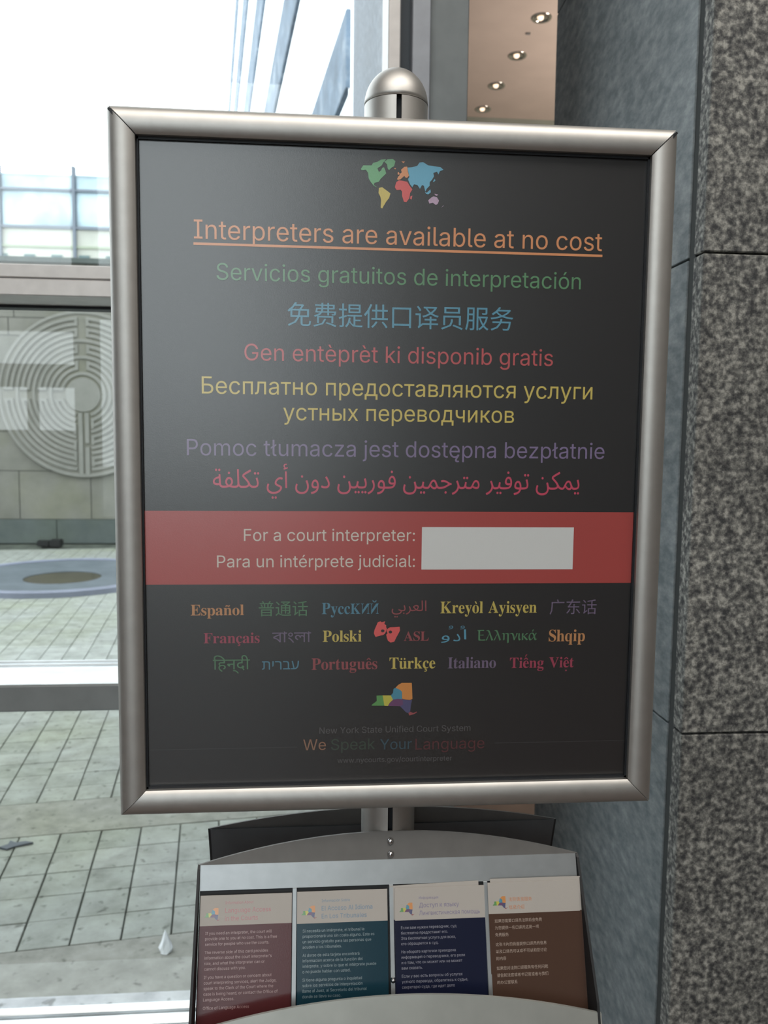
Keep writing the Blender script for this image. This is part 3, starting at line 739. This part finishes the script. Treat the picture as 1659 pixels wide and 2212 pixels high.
# state map emblem, reused small on the cards; coordinates in its own 0..1 box
EMB = [('emblem_region', 'green', [(245,640),(350,560),(345,440),(480,435),(495,500),(520,665),(235,665)]), ('emblem_region', 'yellow', [(480,435),(665,435),(715,530),(640,600),(600,670),(520,665),(495,500)]),
       ('emblem_region', 'blue', [(665,435),(715,380),(725,290),(770,265),(870,310),(915,350),(920,520),(820,510),(715,530)]), ('emblem_region', 'orange', [(770,265),(830,200),(910,155),(1135,155),(1150,510),(1090,545),(1000,530),(920,510),(915,350),(870,310)]),
       ('emblem_region', 'violet', [(600,670),(640,600),(715,530),(820,510),(930,520),(940,640),(870,675)]), ('emblem_region', 'indigo', [(870,675),(940,640),(930,520),(1000,530),(1140,540),(1115,640),(1100,790),(1060,830),(1000,810)]),
       ('emblem_region', 'red', [(1060,830),(1100,800),(1170,830),(1240,795),(1255,815),(1180,855),(1080,885)])]
EC = dict(green=ink('emblem_green', (.10, .30, .09)), yellow=ink('emblem_yellow', (.52, .48, .07)), blue=ink('emblem_blue', (.06, .25, .36)), orange=ink('emblem_orange', (.62, .25, .06)), violet=P_VIOLET, indigo=ink('emblem_indigo', (.07, .07, .17)), red=ink('emblem_red', (.30, .07, .08)))
for nm, c, pts in EMB: polyshape('emblem_region', [ring(pts, 780, 1460, 10.37)], PM, EC[c], poster, .0004)

# ---- brochure trays (front one and its mirror at the back)
XA, XB = -.2173, .2190
def TP(x, z, e):       # point on the tray back plane, e toward the viewer
    return (x, .008-.337*(1.07-z)-e, z)
def tray(back):
    s_ = (lambda p: (p[0], .100-p[1], p[2])) if back else (lambda p: p)
    cx_ = (XA+XB)/2; hw = (XB-XA)/2
    root = sg if not back else sg
    N = 24
    # arched flange above the fold line
    pts = [(cx_+hw*cos(pi*i/N), 1.0695+.0275*(1-(cos(pi*i/N))**2)) for i in range(N+1)]
    f0 = lambda p: s_((p[0], .0085+(p[1]-1.0695)*.42, p[1])); f1 = lambda p: s_((p[0], .0062+(p[1]-1.0695)*.42, p[1]))
    fixn(O('flange', *prism(pts, f0, f1), MAT['tray_face'], root))
    # back panel
    z0 = .845
    V = [s_(TP(XA+.002, 1.0695, -.0022)), s_(TP(XB-.002, 1.0695, -.0022)), s_(TP(XB-.002, z0, -.0022)), s_(TP(XA+.002, z0, -.0022)),
         s_(TP(XA+.002, 1.0695, 0)), s_(TP(XB-.002, 1.0695, 0)), s_(TP(XB-.002, z0, 0)), s_(TP(XA+.002, z0, 0))]
    FB = [(0, 1, 2, 3), (7, 6, 5, 4), (0, 4, 5, 1), (1, 5, 6, 2), (2, 6, 7, 3), (3, 7, 4, 0)]
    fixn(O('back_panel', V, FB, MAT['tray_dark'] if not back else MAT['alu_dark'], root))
    if not back:
        V = [s_(TP(XA+.002, 1.0695, .0002)), s_(TP(XB-.002, 1.0695, .0002)), s_(TP(XB-.002, 1.0445, .0002)), s_(TP(XA+.002, 1.0445, .0002)),
             s_(TP(XA+.002, 1.0695, .0022)), s_(TP(XB-.002, 1.0695, .0022)), s_(TP(XB-.002, 1.0445, .0030)), s_(TP(XA+.002, 1.0445, .0030))]
        fixn(O('fascia', V, FB, MAT['tray'], root))
    # side plates
    for x0, x1 in ((XA-.0012, XA+.0016), (XB-.0016, XB+.0012)):
        lx = .004 if x0 > 0 else 0
        pr = [(1.0695, 0), (1.066, .0035), (.938, .0318), (.845, .0318), (.845, 0)]
        V = [s_(TP(x0+(lx*q[1]/.03), *q)) for q in pr]+[s_(TP(x1+(lx*q[1]/.03), *q)) for q in pr]; n = 5
        F = [tuple(range(n)), tuple(range(2*n-1, n-1, -1))]+[(i, (i+1) % n, (i+1) % n+n, i+n) for i in range(n)]
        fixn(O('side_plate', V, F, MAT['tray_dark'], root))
    # front lip with its arched top
    ring_ = [(XA-.001+(XB+.008-XA)*(1-i/N), .9275+.0255*(1-(1-2*i/N)**2)) for i in range(N+1)]+[(XA-.001, .845), (XB+.007, .845)]
    f0 = lambda p: s_(TP(p[0], p[1], .0290)); f1 = lambda p: s_(TP(p[0], p[1], .0315))
    fixn(O('front_lip', *prism(ring_, f0, f1), MAT['lip'], root))
    V = [s_(TP(XA, .845, -.002)), s_(TP(XB, .845, -.002)), s_(TP(XB, .845, .031)), s_(TP(XA, .845, .031)), s_(TP(XA, .843, -.002)), s_(TP(XB, .843, -.002)), s_(TP(XB, .843, .031)), s_(TP(XA, .843, .031))]
    fixn(O('bottom_plate', V, FB, MAT['alu_dark'], root))
tray(False); tray(True)
# pocket dividers: thin upright fins with a folded front edge
for k, x in enumerate((-.1095, -.0003, .1085)):
    V = []
    for (xx, z, e) in ((x-.0022, 1.0445, .0004), (x+.0022, 1.0445, .0004), (x+.0022, .93, .0004), (x-.0022, .93, .0004)): V.append(TP(xx, z, e))
    for (xx, z, e) in ((x-.0022, 1.0445, .0045), (x+.0022, 1.0445, .0045), (x+.0022, .93, .0105), (x-.0022, .93, .0105)): V.append(TP(xx, z, e))
    fixn(O('divider', V, [(0, 1, 2, 3), (7, 6, 5, 4), (0, 4, 5, 1), (1, 5, 6, 2), (2, 6, 7, 3), (3, 7, 4, 0)], MAT['tray'], sg))
# bolts
for z in (1.0872, 1.0745):
    y = .0062+(z-1.0695)*.42
    O('bolt', *lathe([(.0003, .0040), (.0015, .0040), (.0030, .0030), (.0040, .0008), (.0040, -.001)], (0, y, z), 20, 'y'), MAT['steel'], sg, True)
O('bolt', *lathe([(.0003, .0035), (.0014, .0035), (.0024, .0025), (.0028, -.001)], (-.0003, TP(0, .955, .0095)[1], .955), 16, 'y'), MAT['steel'], sg, True)

# ---- cards in the pockets
P_STOCK = ink('card_stock', (.43, .40, .37), 1.5, .4)
CARD = [
    dict(x0=-.2136, x1=-.1125, z=1.0410, split=1.0118, col=ink('card_maroon', (.085, .022, .024), 1.45, .2), tint=ink('title_red', (.42, .085, .10)), body=ink('text_on_maroon', (.36, .21, .20)),
         label='maroon and white language card in the leftmost pocket of the stand', t=('Information About', 'Language Access', 'in the Courts'), f='inter', tilt=0,
         lines=['If you need an interpreter, the court will', 'provide one to you at no cost. This is a free', 'service for people who use the courts.', '', 'The reverse side of this card provides', "information about the court interpreter's", 'role, and what the interpreter can or', 'cannot discuss with you.', '',
                'If you have a question or concern about', 'court interpreting services, alert the Judge,', 'speak to the Clerk of the Court where the', 'case is being heard, or contact the Office of', 'Language Access.', '', 'Office of Language Access']),
    dict(x0=-.1066, x1=-.0050, z=1.0416, split=1.0105, col=ink('card_teal', (.010, .040, .060), 1.45, .2), tint=ink('title_blue', (.085, .20, .32)), body=ink('text_on_teal', (.20, .27, .29)),
         label='teal and white Spanish card in the second pocket from the left', t=('Información Sobre', 'El Acceso Al Idioma', 'En Los Tribunales'), f='inter', tilt=0,
         lines=['Si necesita un intérprete, el tribunal le', 'proporcionará uno sin costo alguno. Este es', 'un servicio gratuito para las personas que', 'acuden a los tribunales.', '', 'Al dorso de esta tarjeta encontrará', 'información acerca de la función del', 'intérprete, y sobre lo que el intérprete puede', 'o no puede hablar con usted.', '',
                'Si tiene alguna pregunta o inquietud', 'sobre los servicios de interpretación', 'llame al Juez, al Secretario del tribunal', 'donde se lleva su caso.']),
    dict(x0=.0034, x1=.1065, z=1.0420, split=1.0100, col=ink('card_navy', (.010, .013, .035), 1.45, .2), tint=ink('title_mauve', (.20, .17, .30)), body=ink('text_on_navy', (.26, .26, .32)),
         label='dark blue and white Russian card in the third pocket from the left', t=('Информация', 'Доступ к языку', 'Лингвистическая помощь'), f='inter', tilt=0,
         lines=['Если вам нужен переводчик, суд', 'бесплатно предоставит его.', 'Эта бесплатная услуга для всех,', 'кто обращается в суд.', '', 'На обороте карточки приведена', 'информация о переводчике, его роли', 'и о том, что он может или не может', 'вам сказать.', '',
                'Если у вас есть вопросы об услугах', 'устного перевода, обратитесь к судье,', 'секретарю суда, где идет дело']),
    dict(x0=.1100, x1=.2160, z=1.0455, split=1.0145, col=ink('card_brown', (.075, .042, .03), 1.45, .2), tint=ink('title_orange', (.60, .24, .10)), body=ink('text_on_brown', (.42, .33, .28)),
         label='brown and white Chinese card, standing slightly higher in the rightmost pocket', t=('', '法院语言服务', '信息介绍'), f='cjk', tilt=0,
         lines=['如果您需要口译员法院将会免费', '为您提供一名口译员这是一项', '免费服务', '', '这张卡片的背面提供口译员的信息', '以及口译员可以或不可以和您讨论', '的内容', '', '如果您对法院口译服务有任何问题', '请告知法官或者书记官或者与我们', '的办公室联系'])]
for ci, c in enumerate(CARD):
    e0 = .0055 if ci < 3 else .0085
    def slabv(x0, x1, zt, zb, e0_, e1_, dz=0.):
        return [TP(x0, zt, e0_), TP(x1, zt+dz, e0_), TP(x1, zb, e0_), TP(x0, zb, e0_), TP(x0, zt, e1_), TP(x1, zt+dz, e1_), TP(x1, zb, e1_), TP(x0, zb, e1_)]
    FB = [(0, 1, 2, 3), (7, 6, 5, 4), (0, 4, 5, 1), (1, 5, 6, 2), (2, 6, 7, 3), (3, 7, 4, 0)]
    # older cards of the same stack, a hair lower behind the front one
    for k in ((1,) if ci >= 2 else ()):
        if ci == 3: dz, dx, zz = 0, .0032, c['z']+.0030
        elif ci == 2: dz, dx, zz = (.0024, -.006, c['z']+.0016)
        else: dz, dx, zz = 0, 0., c['z']-.0025*k
        st = fixn(O('information_card', slabv(c['x0']+dx+.0002*k, c['x1']+dx-.0002*k, zz, .852, e0-.0011*k-.0004, e0-.0011*k+.0002, dz), FB, P_STOCK))
        tag(st, 'card tilted behind the dark blue Russian card, its top edge showing' if ci == 2 else 'card behind the brown Chinese card, its white top edge showing', 'card', 'cards in the brochure pockets')
        h = O('header', [TP(c['x0']+dx, c['split'], e0-.0011*k+.00022), TP(c['x1']+dx, c['split'], e0-.0011*k+.00022), TP(c['x1']+dx, .852, e0-.0011*k+.00022), TP(c['x0']+dx, .852, e0-.0011*k+.00022)], [(3, 2, 1, 0)], c['col'], st); h.name = 'coloured_field'
    card = fixn(O('information_card', slabv(c['x0'], c['x1'], c['z'], .852, e0, e0+.0006), FB, P_STOCK)); tag(card, c['label'], 'card', 'cards in the brochure pockets')
    ee = e0+.00064
    O('coloured_field', [TP(c['x0'], .852, ee), TP(c['x1'], .852, ee), TP(c['x1'], c['split'], ee), TP(c['x0'], c['split'], ee)], [(0, 1, 2, 3)], c['col'], card)
    def CM(x, z, e, e0=e0): return TP(x, z, e0+.0006+e)
    # emblem: 17 mm wide
    ex, ez = c['x0']+.0050, c['split']+.0045
    for nm, cc, pts in EMB:
        polyshape('emblem_region', [[(ex+(x-235)/1020*.0170, ez+(885-y)/1020*.0178) for x, y in pts]], CM, EC[cc], card, .0001)
    tx = c['x0']+.0275+(0 if ci < 3 else -.004)
    def fit(s, x0, zb, cap, mat, wmax=None, fk=c['f'], nm='lettering'):
        if not s: return
        pl = raw(s, fk, 0., 1); a0, a1, b0, b1 = bb(pl); k = cap
        wd = (a1-a0)*k
        if wmax and wd > wmax: wd = wmax
        place(pl, x0, x0+wd, zb, CM, nm, mat, card, None, k*(a1-a0)/wd, lift=.00012)
    ts = 1. if c['f'] == 'inter' else 1.5
    fit(c['t'][0], tx, c['split']+.0205, .0052, c['tint']); fit(c['t'][1], tx, c['split']+.0122, .0088*ts, c['tint'], c['x1']-tx-.006); fit(c['t'][2], tx, c['split']+.0044, .0088*ts, c['tint'], c['x1']-tx-.006)
    zl = c['split']-.0085
    for s in c['lines']:
        if s == '': zl -= .0026
        else:
            fit(s, c['x0']+.0065, zl, .0056 if c['f'] == 'inter' else .0112, c['body'], c['x1']-c['x0']-.012); zl -= .0052 if c['f'] == 'inter' else .0068
